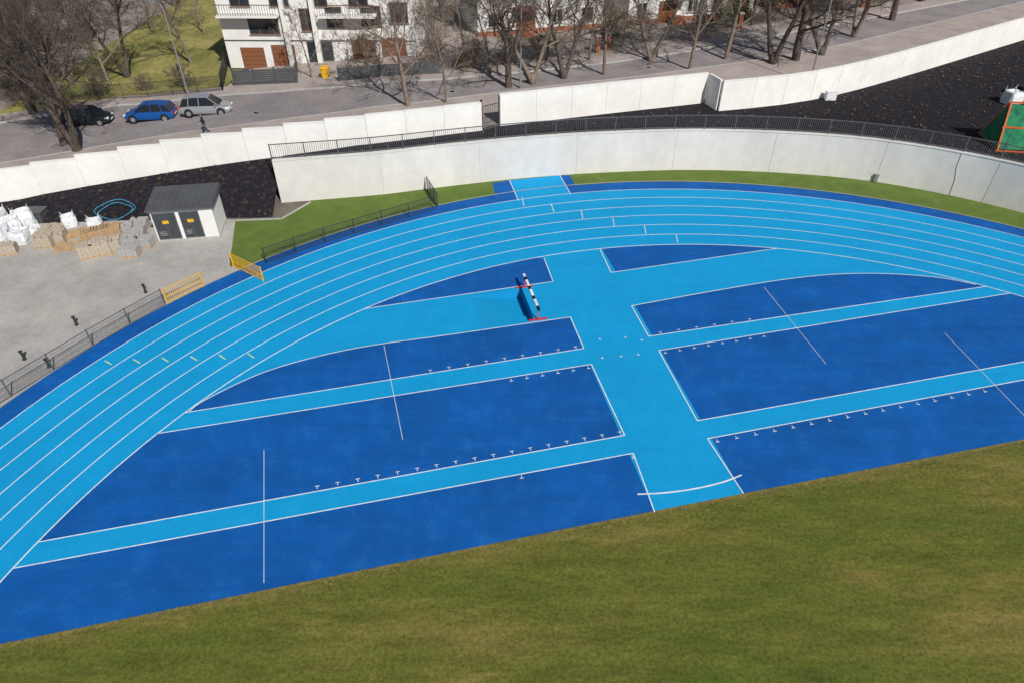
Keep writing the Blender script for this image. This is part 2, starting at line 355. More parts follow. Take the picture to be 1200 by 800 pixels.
# ------------------------------------------------------------------ green strips
rw=[(330,238),(380,234),(450,228),(510,220.5),(580,212.5),(640,207),(700,203),(800,199.5),(900,202),(1000,210),(1100,226.5),(1200,250),(1290,277)]
RW=cr(px(rw),8)+[Vector(p) for p in ((46,36.5,0),(50.5,29,0),(53.5,20,0),(55.5,8,0),(62,-25,0),(75,-90,0))]
sheet("turf_verge",px([(275,259),(330,257),(364,237.5)])+[p for p in RW if p.x>P(364,237).x]+[Vector((58,-90,0)),Vector((50,0,0)),Vector((30,30,0)),Vector((0,40,0)),P(300,320),P(268,310)],.006,M['turf'])
mk=MB(); mk.beam(P(268,312),P(275,259),.12,.14); mk.beam(P(275,259),P(330,257),.12,.14); mk.beam(P(330,257),P(364,237.5),.12,.14); mk.obj("kerb_edge",[M['kerb']])
# ------------------------------------------------------------------ retaining wall
TOP=3.3
mb=MB(); n=len(RW); nor=[]
for i in range(n):
    d=RW[min(i+1,n-1)]-RW[max(i-1,0)]; d.normalize(); nor.append(Vector((-d.y,d.x,0)))
up=Vector((0,0,TOP))
secs=[[RW[i],RW[i]+nor[i]*.3,RW[i]+nor[i]*.3+up,RW[i]+up] for i in range(n)]
mb.loft(secs,0)
mb.loft([[RW[i]-nor[i]*.04+Vector((0,0,TOP+.003)),RW[i]+nor[i]*.34+Vector((0,0,TOP+.003)),RW[i]+nor[i]*.34+Vector((0,0,TOP+.08)),RW[i]-nor[i]*.04+Vector((0,0,TOP+.08))] for i in range(n)],0)
acc=0
for i in range(1,n-6):
    acc+=(RW[i]-RW[i-1]).length
    if acc>7.5:
        acc=0; p=RW[i]-nor[i]*.004; d=Vector((nor[i].y,-nor[i].x,0)); mb.box(p+Vector((0,0,TOP/2)),d*.008,nor[i]*.01,Vector((0,0,TOP/2-.02)),1)
i=min(range(n),key=lambda i:(RW[i]-P(1118,231)).length); p=RW[i]; q=p-nor[i]*.02; dd=Vector((nor[i].y,-nor[i].x,0))
mb.tube([q+Vector((0,0,.02)),q+dd*-.05+Vector((0,0,1.2)),q+dd*-.3+Vector((0,0,2.2)),q+dd*-.35+Vector((0,0,3.28))],.02,5,1)
mb.obj("retaining_wall",[M['wall'],M['joint']])
def railing(name,pts,h,step,m,rails=(.12,1.0),wire=.012,post=2.4,pw=.05,extra=(),rw_=.035):
    mb=MB(); L=[0]
    for i in range(1,len(pts)): L.append(L[-1]+(pts[i]-pts[i-1]).length)
    def at(s):
        s=max(0,min(s,L[-1]))
        for i in range(1,len(L)):
            if s<=L[i]+1e-9: return pts[i-1].lerp(pts[i],(s-L[i-1])/(L[i]-L[i-1]+1e-9))
        return pts[-1].copy()
    tot=L[-1]; npn=max(1,round(tot/post)); pp=[at(tot*i/npn) for i in range(npn+1)]
    for p in pp: mb.box(p+Vector((0,0,h/2+.02)),(pw/2,0,0),(0,pw/2,0),(0,0,h/2+.02))
    for i in range(npn):
        a,b=pp[i],pp[i+1]
        for r in rails: mb.beam(a+Vector((0,0,h*r)),b+Vector((0,0,h*r)),rw_,rw_)
        for r in extra: mb.beam(a+Vector((0,0,h*r)),b+Vector((0,0,h*r)),wire,wire)
        k=max(1,int((b-a).length/step))
        for j in range(1,k):
            q=a.lerp(b,j/k); mb.box(q+Vector((0,0,h*(rails[0]+rails[-1])/2)),(wire/2,0,0),(0,wire/2,0),(0,0,h*(rails[-1]-rails[0])/2))
    return mb.obj(name,[m])
railing("guard_railing",[RW[i]+nor[i]*.18+Vector((0,0,TOP+.08)) for i in range(n-4)],1.1,.14,M['rail'],wire=.022,pw=.07,rw_=.055)
# ------------------------------------------------------------------ terrace
w1=cr([PT(*q,2.2) for q in [(-140,228),(-60,212),(0,200.5),(100,183),(200,166.5),(300,152.5),(400,139.5),(500,128),(564,121)]],6)
w2=[PT(*q,2.5) for q in [(585,111.5),(640,106),(700,99.5),(765,93),(830,86.5)]]
w3=cr([PT(*q,2.45) for q in [(848,96),(900,91.5),(950,85.5),(1000,76),(1050,63.5),(1100,50),(1150,36),(1200,22),(1290,-3)]],5)
fx=[-800,-200,-70]+[p.x for p in w1 if p.x<RW[0].x-.3]+[p.x for p in RW]+[120,800]
fy=[20,25,36]+[p.y for p in w1 if p.x<RW[0].x-.3]+[p.y+.15 for p in RW]+[-300,-1500]
cols=sorted(set([-2000,-800,-400,-200,-120,-80]+[i*1.0 for i in range(-70,90)]+[RW[0].x-.3,RW[0].x]+[120,200,400,800,2000]))
mb=MB(); mb.ribbon([Vector((x,float(np.interp(x,fx,fy)),zt(x))) for x in cols],[Vector((x,2500,zt(x))) for x in cols])
mb.obj("terrace_ground",[M['terrace']])
def rs(pts,xs,dz):
    X=[p.x for p in pts];Y=[p.y for p in pts]
    return [Vector((x,float(np.interp(x,X,Y)),zt(x)+dz)) for x in xs]
bx=[RW[0].x-.05-i*.5 for i in range(120)][::-1]
bot=[P(-400,258),P(0,263),P(60,262),P(130,259),P(265,256),P(330,255),RW[0]+Vector((.6,0,0))]
bot=sorted(bot,key=lambda p:p.x)
bb=[Vector((x,float(np.interp(x,[p.x for p in bot],[p.y for p in bot])),.02)) for x in bx]
tt=rs(w1,bx,.02)
mb=MB(); mid1=[a.lerp(b,.45)+Vector((0,0,.12)) for a,b in zip(bb,tt)]
mb.ribbon(bb,mid1); mb.ribbon(mid1,tt); mb.obj("mulch_bank",[M['mulch']],smooth=True)
whole=w1+w2+w3
xs=[RW[0].x+i*.6 for i in range(0,140) if RW[0].x+i*.6<w3[-1].x]
ra=[Vector((p.x,p.y+.3,0)) for p in RW]
A=rs(ra,xs,.03);B=rs(whole,xs,.03)
mb=MB(); mb.ribbon(A,B); mb.obj("mulch_bed",[M['mulch']])
mt=MB()
def tuft(p,s):
    for j in range(7):
        a=random.random()*6.28; d=Vector((math.cos(a),math.sin(a),0)); q=Vector((-d.y,d.x,0))*s*.2
        b=len(mt.v); mt.v+=[p+q,p-q,p+d*s*random.uniform(.4,1)+Vector((0,0,s*random.uniform(.3,.8)))]; mt.f.append([b,b+1,b+2]); mt.m.append(0)
for i in range(len(xs)-1):
    Ld=(B[i]-A[i]).length; k=int(Ld/.85)
    for j in range(1,k):
        if random.random()<.4: continue
        p=A[i].lerp(B[i],j/k)+Vector((random.uniform(-.3,.3)+(j%2)*.3,random.uniform(-.3,.3),0)); tuft(p,random.uniform(.10,.30))
for k in range(420):
    i=random.randrange(40,len(bx)-1); tuft(bb[i].lerp(tt[i],random.random()),random.uniform(.1,.28))
mt.obj("ground_cover_plants",[M['tuft']])
# ------------------------------------------------------------------ perimeter walls
def panelwall(name,pts,h,pl=3.0):
    mb=MB(); L=[0]
    for i in range(1,len(pts)): L.append(L[-1]+(pts[i]-pts[i-1]).length)
    def at(s):
        for i in range(1,len(L)):
            if s<=L[i]+1e-9: return pts[i-1].lerp(pts[i],(s-L[i-1])/(L[i]-L[i-1]+1e-9))
        return pts[-1].copy()
    n=max(1,round(L[-1]/pl))
    for i in range(n):
        a=at(L[-1]*i/n);b=at(L[-1]*(i+1)/n); z=(a.z+b.z)/2+random.uniform(-.01,.01)+.04; zb=min(a.z,b.z)-.3
        d=(b-a);d.z=0;l=d.length;d.normalize();nn=Vector((-d.y,d.x,0))
        c=(a+b)/2
        mb.box(Vector((c.x,c.y,(z+h+zb)/2)),d*(l/2-.008),nn*.09,Vector((0,0,(z+h-zb)/2)),0)
        mb.box(Vector((c.x,c.y,z+h+.03)),d*(l/2-.008),nn*.11,Vector((0,0,.028)),0)
        mb.box(Vector((b.x,b.y,(z+h+zb)/2-.15))+nn*.03,d*.03,nn*.02,Vector((0,0,(z+h-zb)/2-.15)),1)
    return mb.obj(name,[M['pwall'],M['joint']])
panelwall("perimeter_wall",w1,2.2)
panelwall("perimeter_wall",w2,2.5)
panelwall("perimeter_wall",w3,2.45)
a=w2[-1];b=w3[0]
panelwall("perimeter_wall",[a+Vector((0.15,-.1,0)),b+Vector((-.1,.15,0))],2.45,2)
g0_=w1[-1];g1_=w2[0]
mb=MB()
for p in (g0_,g1_): mb.box(p+Vector((0,0,1.2)),(.08,0,0),(0,.08,0),(0,0,1.25))
gp=g0_.lerp(g1_,.12);gq=g0_.lerp(g1_,.9)
for k in range(9): 
    q=gp.lerp(gq,k/8); mb.box(q+Vector((0,0,1.0)),(.015,0,0),(0,.015,0),(0,0,.9))
for zz in (.15,1.0,1.9): mb.beam(gp+Vector((0,0,zz)),gq+Vector((0,0,zz)),.04,.05)
mb.obj("entrance_gate",[M['steel']])
# ------------------------------------------------------------------ street
near=[(-160,225),(0,193),(100,176),(200,159),(300,146),(400,133),(500,121),(560,113),(650,102),(750,91),(830,80),(900,70),(1000,51),(1100,27),(1200,3),(1300,-20)]
far=[(-160,165),(0,145),(140,124),(270,112),(330,108),(400,103),(520,94),(620,85),(720,74),(800,62),(900,44),(1000,26),(1080,11),(1200,-12),(1300,-32)]
NK=[PT(*q) for q in near]; FK=[PT(*q) for q in far]
sx=[i*.8 for i in range(-66,100)]; sx=[x for x in sx if NK[0].x<x<NK[-1].x]
NKs=rs(NK,sx,.02);FKs=rs(FK,sx,.02)
mb=MB(); mb.ribbon(NKs,FKs); mb.obj("street_road",[M['asphalt']])
mb=MB()
wallx=rs(whole,sx,.13); nk=rs(NK,sx,.13)
mb.ribbon([p+Vector((0,.13,0)) for p in wallx],[Vector((p.x,max(p.y-.15,w.y+.14),p.z)) for p,w in zip(nk,wallx)]); mb.obj("sidewalk",[M['sidewalk']])
for src in (NK,FK):
    mb=MB(); k=rs(src,sx,0)
    mb.loft([[p+Vector((0,-.075,-.05)),p+Vector((0,.075,-.05)),p+Vector((0,.075,.145)),p+Vector((0,-.075,.145))] for p in k],0)
    mb.obj("kerb",[M['kerb']])
fs=[p+Vector((0,.08,.11)) for p in FKs]
mb=MB(); mb.ribbon(fs,[p+Vector((0,2.4,0)) for p in fs]); mb.obj("sidewalk",[M['sidewalk']])
lx=[x for x in sx if x<PT(262,112).x]
la=rs(FK,lx,.12)
mb=MB(); mb.ribbon([p+Vector((0,2.5,0)) for p in la],[Vector((p.x,160,p.z)) for p in la]); mb.obj("park_lawn",[M['lawn']])
dx=[x for x in sx if PT(270,105).x<x<PT(560,85).x]
da=rs(FK,dx,.10)
mb=MB(); mb.ribbon([p+Vector((0,2.5,0)) for p in da],[Vector((p.x,p.y+16,p.z)) for p in da]); mb.obj("driveway_paving",[M['sidewalk']])
# manhole covers on the road
for q in ((300,133),(530,108),(760,80)):
    p=PT(*q); mb=MB(); mb.tube([p+Vector((0,0,.0)),p+Vector((0,0,.035))],.36,18); mb.tube([p+Vector((0,0,.0)),p+Vector((0,0,.04))],.28,18,1); mb.obj("manhole_cover",[M['kerb'],M['steel']])
# ------------------------------------------------------------------ houses
def local_box(mb,O,ux,nn,a0,a1,b0,b1,c0,c1,mi=0):
    c=O+ux*((a0+a1)/2)+nn*((b0+b1)/2)+Vector((0,0,(c0+c1)/2))
    mb.box(c,ux*((a1-a0)/2),nn*((b1-b0)/2),Vector((0,0,(c1-c0)/2)),mi)
class Facade:
    def __init__(s,name,A,B,depth,h,wallm):
        s.A=A.copy(); s.O=A.copy(); d=B-A; d.z=0; s.W=d.length; s.ux=d.normalized(); s.n=Vector((s.ux.y,-s.ux.x,0)); s.root=empty(name)
        mb=MB(); local_box(mb,s.O,s.ux,s.n,0,s.W,-depth,0,-.5,h); mb.obj("walls",[wallm],s.root); s.d=depth; s.h=h
    def ac(s,px_,py_):
        r=P(px_,py_,0)-Vector((0,0,HC)); o=Vector((0,0,HC)); t=(s.O-o).dot(s.n)/r.dot(s.n); q=o+r*t-s.O
        return q.dot(s.ux),q.z
    def rect(s,x0,y0,x1,y1):
        a0,c1=s.ac(x0,y0); a1,c0=s.ac(x1,y1); return a0,a1,c0,c1
    def window(s,a0,a1,c0,c1,frame,mull=1,name="window"):
        mb=MB(); B=local_box
        B(mb,s.O,s.ux,s.n,a0,a1,-.06,.012,c0,c1,1)
        f=.07
        B(mb,s.O,s.ux,s.n,a0-f,a0,-.05,.05,c0-f,c1+f,0);B(mb,s.O,s.ux,s.n,a1,a1+f,-.05,.05,c0-f,c1+f,0)
        B(mb,s.O,s.ux,s.n,a0,a1,-.05,.048,c1,c1+f,0);B(mb,s.O,s.ux,s.n,a0,a1,-.05,.048,c0-f,c0,0)
        for k in range(mull):
            a=a0+(a1-a0)*(k+1)/(mull+1); B(mb,s.O,s.ux,s.n,a-.03,a+.03,0,.044,c0,c1,0)
        B(mb,s.O,s.ux,s.n,a0-.15,a1+.15,.051,.14,c0-f-.05,c0-f-.005,2)
        mb.obj(name,[frame,M['glass'],M['galv']],s.root)
    def garage(s,a0,a1,c0,c1):
        mb=MB(); c0=max(c0,0)
        local_box(mb,s.O,s.ux,s.n,a0,a1,-.05,.01,c0,c1,1)
        k=5
        for i in range(k):
            z0=c0+(c1-c0)*i/k; local_box(mb,s.O,s.ux,s.n,a0+.04,a1-.04,0,.04,z0+.015,z0+(c1-c0)/k-.015,0)
        mb.obj("garage_door",[M['brown'],M['black']],s.root)
A=PT(272,84);B=PT(488,67)
h=Facade("white_townhouse",A,B,11,9.2,M['render'])
for r in ((281,56,314,81),(317,53,349,78),(411,47,442,70),(446,45,477,67)): h.garage(*h.rect(*r))
for r,mu in (((289,17,328,40),2),((350,11,368,36),1),((381,9,402,32),1),((422,8,447,30),2),((456,4,478,27),1)):
    a0_,a1_,c0_,c1_=h.rect(*r); h.window(a0_,a1_,c0_,c1_,M['brown'],mu)
a0_,a1_,c0_,c1_=h.rect(360,50,392,74); h.window(a0_,a1_,max(c0_,.3),c1_,M['roofdark'],1,"door")
for a in (1.5,5.4,9.2,13.2): h.window(a,a+1.8,6.3,8.3,M['brown'],1)
mb=MB()
local_box(mb,h.O,h.ux,h.n,-.4,h.W+.4,-11.4,.4,9.2,9.5,0); mb.obj("roof",[M['roofdark']],h.root)
mb=MB(); w=h.W
for (b0,b1_) in ((.2,6.2),(10.2,15.8)):
    local_box(mb,h.O,h.ux,h.n,b0,b1_,.003,1.3,5.45,5.65,0)
    k=b0+.05
    while k<b1_-.05: local_box(mb,h.O,h.ux,h.n,k,k+.03,1.22,1.26,5.65,6.6,1); k+=.245
    local_box(mb,h.O,h.ux,h.n,b0,b1_,1.2,1.28,6.6,6.66,1)
mb.obj("balcony",[M['render'],M['steel']],h.root)
mb=MB()
for (a,b_) in ((6.35,6.75),(9.3,9.75)): local_box(mb,h.O,h.ux,h.n,a,b_,.004,.5,0,9.1,0)
local_box(mb,h.O,h.ux,h.n,.0,w,.004,.03,0,.35,1)
local_box(mb,h.O,h.ux,h.n,.0,w,.004,.035,3.0,3.12,1)
mb.obj("pilasters",[M['render'],M['roofdark']],h.root)
def simple_house(name,pa,pb,depth,hh,wallm,roofm):
    A=PT(*pa);B=PT(*pb); s=Facade(name,A,B,depth,hh,wallm)
    mb=MB(); o=.5; R=[]
    zz=hh
    for a in (-o,s.W+o):
        R.append([s.O+s.ux*a+s.n*o+Vector((0,0,zz-.1)),s.O+s.ux*a-s.n*(depth/2)+Vector((0,0,zz+3)),s.O+s.ux*a-s.n*(depth+o)+Vector((0,0,zz-.1))])
    mb.loft(R,0); mb.obj("roof",[roofm],s.root)
    k=int(s.W//3.2)
    for fl in (0,1):
        for i in range(k):
            a=(i+.5)*s.W/k
            if fl==0 and i%3==1: s.garage(a-1.1,a+1.1,0.02,2.3)
            else: s.window(a-.6,a+.6,.95+fl*2.8,2.25+fl*2.8,M['brown'] if i%2 else M['render'],1)
    mb=MB(); local_box(mb,s.O,s.ux,s.n,0,s.W,.004,.03,-.1,.5,0)
    local_box(mb,s.O,s.ux,s.n,s.W*.3,s.W*.3+1.8,.035,1.6,0,.35,0); local_box(mb,s.O,s.ux,s.n,s.W*.3+.1,s.W*.3+1.7,.035,1.0,.352,.7,0)
    local_box(mb,s.O,s.ux,s.n,s.W*.3-.3,s.W*.3+2.1,.035,1.6,2.7,2.85,0)
    mb.obj("porch",[M['brickred']],s.root)
    return s
simple_house("white_house",(560,44),(705,33),9,5.6,M['render'],M['roofred'])
simple_house("white_house",(735,30),(880,18),9,5.4,M['render'],M['roofred'])
simple_house("brick_house",(905,12),(1010,-3),9,5.2,M['brickred'],M['roofred'])
simple_house("white_house",(-10,-40),(160,-48),10,6,M['render'],M['roofred'])
# ------------------------------------------------------------------ fences by the street
def seg(name,a,b,hh,step=.12,m=None,**k):
    A=PT(*a);B=PT(*b); n_=max(2,int((B-A).length/2)); pts=[]
    for i in range(n_+1):
        q=A.lerp(B,i/n_); q.z=zt(q.x)+.1; pts.append(q)
    return railing(name,pts,hh,step,m or M['steel'],**k)
seg("park_fence",(-60,122),(262,108),1.5,.15,wire=.03,rails=(.1,.95))
seg("park_fence",(262,108),(268,78),1.6,.12,wire=.03)
def solidfence(name,a,b,hh,m):
    A=PT(*a);B=PT(*b); mb=MB(); n_=max(1,round((B-A).length/2.0)); d=(B-A).normalized(); nn=Vector((-d.y,d.x,0))
    for i in range(n_):
        p=A.lerp(B,i/n_);q=A.lerp(B,(i+1)/n_)
        for k in range(7): mb.beam(p+d*.07+Vector((0,0,.22+k*hh/7.5)),q-d*.07+Vector((0,0,.22+k*hh/7.5)),.03,hh/8.5)
        mb.box(p+Vector((0,0,hh/2+.1)),d*.06,nn*.06,Vector((0,0,hh/2+.08)))
    mb.obj(name,[m])
solidfence("slatted_fence",(276,102),(349,99),1.5,M['roofdark'])
solidfence("slatted_fence",(398,97),(518,88),1.3,M['roofdark'])
solidfence("slatted_fence",(349,99),(349,80),1.3,M['roofdark'])
seg("garden_fence",(535,82),(700,62),1.3,.14,wire=.03)
seg("garden_fence",(715,58),(860,36),1.3,.14,wire=.03)
seg("garden_fence",(880,32),(1060,0),1.3,.14,wire=.03)
for q in ((700,62),(712,59),(866,34),(552,80),(1010,9)):
    mb=MB(); p=PT(*q); mb.box(p+Vector((0,0,.8)),(.22,0,0),(0,.22,0),(0,0,.8)); mb.box(p+Vector((0,0,1.65)),(.28,0,0),(0,.28,0),(0,0,.05),1); mb.obj("brick_gatepost",[M['brickred'],M['kerb']])
e=empty("yellow_waste_bin",PT(382,92)); mb=MB(); mb.loft([[(-.27,-.3,.1),(.27,-.3,.1),(.27,.3,.1),(-.27,.3,.1)],[(-.35,-.38,1.0),(.35,-.38,1.0),(.35,.38,1.0),(-.35,.38,1.0)]]); mb.loft([[(-.38,-.42,1.003),(.38,-.42,1.003),(.38,.42,1.003),(-.38,.42,1.003)],[(-.3,-.35,1.12),(.3,-.35,1.12),(.3,.38,1.12),(-.3,.38,1.12)]])
mb.obj("body",[M['yellow']],e); mb=MB(); mb.tube([(-.33,.35,.12),(-.25,.35,.12)],.12,10); mb.tube([(.25,.35,.12),(.33,.35,.12)],.12,10); mb.obj("wheels",[M['tyre']],e)
# ------------------------------------------------------------------ lamp posts
def lamp(name,p,hh,ang):
    e=empty(name,p,ang); mb=MB(); mb.tube([(0,0,0),(0,0,.8),(0,0,.82),(0,0,hh)],[.11,.11,.075,.05],10); mb.tube([(0,0,hh),(.25,0,hh+.25),(1.2,0,hh+.35)],[.045,.04,.035],8)
    mb.obj("pole",[M['galv']],e)
    mb=MB(); mb.loft([[(1.1,-.1,hh+.3),(1.1,.1,hh+.3),(1.1,.08,hh+.4),(1.1,-.08,hh+.4)],[(1.4,-.16,hh+.29),(1.4,.16,hh+.29),(1.4,.12,hh+.43),(1.4,-.12,hh+.43)],[(1.9,-.1,hh+.34),(1.9,.1,hh+.34),(1.9,.07,hh+.4),(1.9,-.07,hh+.4)]]); mb.obj("lamp_head",[M['galv']],e)
lamp("street_lamp",PT(222,116),8.0,2.6)
lamp("street_lamp",PT(948,100),8.4,2.2)
lamp("street_lamp",PT(610,104),8.2,-1.3)
# ------------------------------------------------------------------ trees
def tree_mesh(name,seed,H,cnt,rad,spread=1.0,m='bark',upr=.25,stems=1,low=.3):
    rnd=random.Random(seed); mb=MB(); sides=[8,5,4,3,3,3]; nseg=[7,5,3,2,2]
    def perp(d):
        r=Vector((rnd.gauss(0,1),rnd.gauss(0,1),rnd.gauss(0,1))); r-=d*r.dot(d); return r.normalized()
    def grow(p,d,L,r,lev):
        ns=nseg[lev]; pts=[p];dirs=[d]; wob=[.10,.22,.27,.27,.2][lev]
        for i in range(ns):
            d=(d+perp(d)*rnd.gauss(0,wob)+Vector((0,0,upr*(.25 if lev else .2)))).normalized()
            p=p+d*(L/ns); pts.append(p); dirs.append(d)
        end=.35 if lev==0 else .3
        mb.tube(pts,[max(r*(1-(1-end)*i/ns),.0105) for i in range(ns+1)],sides[lev],cap=False)
        if lev>=len(cnt): return
        c=cnt[lev]
        for k in range(c):
            t0=low if lev==0 else .2
            t=t0+(1-t0)*(k+rnd.random())/c
            f=t*ns; i=min(int(f),ns-1); q=pts[i].lerp(pts[i+1],f-i); dd=dirs[i+1]
            ang=math.radians(rnd.uniform(32,66))*spread*(1-.35*t)
            nd=(dd*math.cos(ang)+perp(dd)*math.sin(ang))
            if lev==0: 
                az=k*2.4+rnd.random(); hd=Vector((math.cos(az),math.sin(az),0)); nd=(dd*math.cos(ang)+hd*math.sin(ang)).normalized()
            grow(q,nd,L*rnd.uniform(.5,.75)*(1-.35*t) if lev==0 else L*rnd.uniform(.42,.68)*(1-.3*t),r*(1-(1-end)*t)*rnd.uniform(.45,.62),lev+1)
    if stems==1: grow(Vector((0,0,-.15)),Vector((0,0,1)),H*.78,rad,0)
    else:
        mb.tube([(0,0,-.2),(0,0,.5),(0,0,1.0)],[rad*1.3,rad*1.05,rad*.8],8)
        for s in range(stems):
            a=s*2*math.pi/stems+rnd.random(); grow(Vector((math.cos(a)*rad*.3,math.sin(a)*rad*.3,.3)),Vector((math.cos(a)*.33,math.sin(a)*.33,1)).normalized(),H*.8,rad*.75,0)
    o=mb.obj(name,[M[m]],smooth=True); me=o.data; bpy.data.objects.remove(o); return me
TM=[tree_mesh("tree_a",1,12,(8,7,6,5),.34,1.1,stems=2),tree_mesh("tree_b",2,13,(11,8,6,5),.38,1.3,low=.22),tree_mesh("tree_c",3,11,(9,7,6,4),.22,.95,'bark2'),
    tree_mesh("tree_d",5,12,(8,7,6,4),.28,1.2,'bark2',stems=2),tree_mesh("tree_e",8,9,(9,7,5,4),.14,1.1,'bark2'),tree_mesh("tree_f",11,7,(8,6,5,3),.09,1.1,'bark2'),
    tree_mesh("shrub_a",21,3.0,(6,6,5,3),.05,1.2,'bark2',stems=4,low=.1)]
tr=[(92,178,0,1.05),(76,170,1,1.0),(40,135,1,1.1),(12,110,3,1),(150,92,0,.9),(110,60,1,1),(55,60,3,.95),(20,30,0,1),(180,40,4,1.1),(225,75,2,.8),(240,40,4,1),(140,20,3,.9),(75,15,1,1),(205,8,0,.9),(-50,120,1,1.1),(-60,60,0,1),
 (478,126,2,1.0),(522,122,5,1.3),(596,103,1,.9),(624,99,3,1.0),(660,92,0,.8),(708,88,2,.9),(762,72,3,.95),(545,62,4,.9),(575,88,5,1.1),
 (850,70,2,1),(905,76,0,1.0),(932,72,1,1.1),(962,66,0,1.0),(1000,44,3,1.1),(1045,24,1,1),(880,30,4,1.1),(690,30,4,.9),(790,20,3,.8),(730,10,1,.9),(365,92,5,.9),(445,90,5,1.0),(500,86,4,.7),(585,45,4,.9),(980,12,0,1),(1080,2,1,1),(940,10,3,1),(1120,-15,0,1),(520,26,1,.9),(640,16,3,.9),(860,-5,1,1),
 (808,82,2,.85),(690,72,4,.9),(1010,25,2,1.0),(640,70,4,1.0),(410,95,5,.8),(130,104,2,.9),(30,90,4,1.1),(85,100,3,.9)]
for i,(x,y,k,s) in enumerate(tr):
    o=bpy.data.objects.new("bare_tree",TM[k]); o.location=PT(x,y); o.rotation_euler=(random.uniform(-.12,.12),random.uniform(-.12,.12),random.random()*6.28); s*=random.uniform(.92,1.1); o.scale=(s,s,s*random.uniform(.9,1.05)); link(o)
for (x,y) in [(540,86),(556,84),(600,76),(630,74),(730,54),(752,52),(840,38),(900,28),(960,18),(512,84),(430,80),(20,126),(60,122),(120,118),(170,112),(215,108)]:
    o=bpy.data.objects.new("bare_shrub",TM[6]); o.location=PT(x,y-3); o.rotation_euler=(0,0,random.random()*6.28); s=random.uniform(.6,1.05); o.scale=(s,s,s*.9); link(o)
def conifer(p,hh,r):
    e=empty("spruce_tree",p); mb=MB(); mb.tube([(0,0,0),(0,0,hh)],[.15,.02],7); mb.obj("trunk",[M['bark']],e)
    mb=MB()
    for k in range(2600):
        t=random.random()**1.3; z=.5+t*(hh-.5); rr_=r*(1-t)*random.uniform(.3,1.08)*(1+.2*math.sin(z*7)); a=random.random()*6.28
        c=Vector((rr_*math.cos(a),rr_*math.sin(a),z-rr_*.25)); d=Vector((math.cos(a),math.sin(a),-.3))*random.uniform(.12,.3); q=Vector((-math.sin(a),math.cos(a),random.uniform(-.5,.5)))*random.uniform(.05,.12)
        b=len(mb.v); mb.v+=[c+q,c-q,c+d]; mb.f.append([b,b+1,b+2]); mb.m.append(0)
    mb.obj("crown",[M['leaf']],e)
for q in ((842,30,6,1.8),(868,24,5,1.6),(715,44,3.4,1.2)): conifer(PT(q[0],q[1]),q[2],q[3])
# ------------------------------------------------------------------ cars
def car(name,p,ang,paint,L=4.1,Hh=1.5):
    e=empty(name,p,ang); k=L/4.1
    st=[(-2.05,.38,.62,.60),(-1.98,.27,.86,.76),(-1.6,.22,.95,.84),(-.6,.2,.94,.86),(.5,.2,.93,.86),(1.15,.21,.90,.85),(1.65,.23,.78,.80),(1.95,.27,.66,.72),(2.05,.36,.55,.58)]
    secs=[]
    for x,zb,z1,hw in st:
        x*=k; secs.append([(x,-hw*.88,zb),(x,-hw,zb+.14),(x,-hw,(zb+z1)/2+.05),(x,-hw*.93,z1-.03),(x,-hw*.6,z1+.02),(x,hw*.6,z1+.02),(x,hw*.93,z1-.03),(x,hw,(zb+z1)/2+.05),(x,hw,zb+.14),(x,hw*.88,zb)])
    mb=MB(); mb.loft(secs); o=mb.obj("body",[paint],e,smooth=True); md=o.modifiers.new("es",'EDGE_SPLIT'); md.split_angle=math.radians(50)
    cb=[(-1.93,.93),(-1.62,Hh-.09),(-.7,Hh),(.25,Hh-.02),(.45,Hh-.06),(1.22,.90)]
    secs=[]
    for i,(x,z) in enumerate(cb):
        t=(z-.9)/(Hh-.9); tw=.78-.17*max(t,0); secs.append([(x*k,-.79,.90),(x*k,-tw,z),(x*k,tw,z),(x*k,.79,.90)])
    mb=MB(); mb.loft(secs,1,mf=lambda i,kk:(0 if (kk==1 and 1<=i<=3) else 1)); 
    for x0,z0,x1,z1 in ((-1.93,.93,-1.62,Hh-.09),(.45,Hh-.06,1.22,.90),(-.35,.93,-.3,Hh),(-1.2,.93,-1.1,Hh-.04)):
        for s in (-1,1):
            f=lambda z:.79-.17*(z-.9)/(Hh-.9)+.01
            mb.beam((x0*k,s*f(z0),z0),(x1*k,s*f(z1),z1),.05,.06,0)
    mb.obj("cabin",[paint,M['cglass']],e)
    mb=MB()
    for x in (-1.3*k,1.28*k):
        for s in (-1,1):
            mb.tube([(x,s*.66,.31),(x,s*.875,.31)],.31,18,0); mb.tube([(x,s*.86,.31),(x,s*.885,.31)],.20,12,1)
            mb.tube([(x,s*.7,.36),(x,s*.866,.36)],.37,18,2)
    mb.obj("wheels",[M['tyre'],M['galv'],M['black']],e)
    mb=MB()
    for s in (-1,1):
        mb.box((1.93*k,s*.55,.62),(.08,0,0),(0,.14,0),(0,0,.07),0); mb.box((-2.0*k,s*.62,.75),(.05,0,0),(0,.1,0),(0,0,.14),1); mb.box((.95*k,s*.93,.98),(.07,0,0),(0,.09,0),(0,0,.07),2)
    mb.box((2.04*k,0,.42),(.02,0,0),(0,.26,0),(0,0,.06),0); mb.box((-2.05*k,0,.55),(.02,0,0),(0,.26,0),(0,0,.06),0)
    mb.obj("lights",[M['lampw'],M['red'],paint],e)
ca=math.atan2((PT(274,122)-PT(213,130)).y,(PT(274,122)-PT(213,130)).x)
car("silver_hatchback_car",PT(244,133),ca,M['silver'],4.4,1.6)
car("blue_hatchback_car",PT(179,140),ca+math.pi,M['bluecar'],4.3,1.5)
car("dark_parked_car",PT(104,145),ca,M['blackcar'],4.3,1.5)
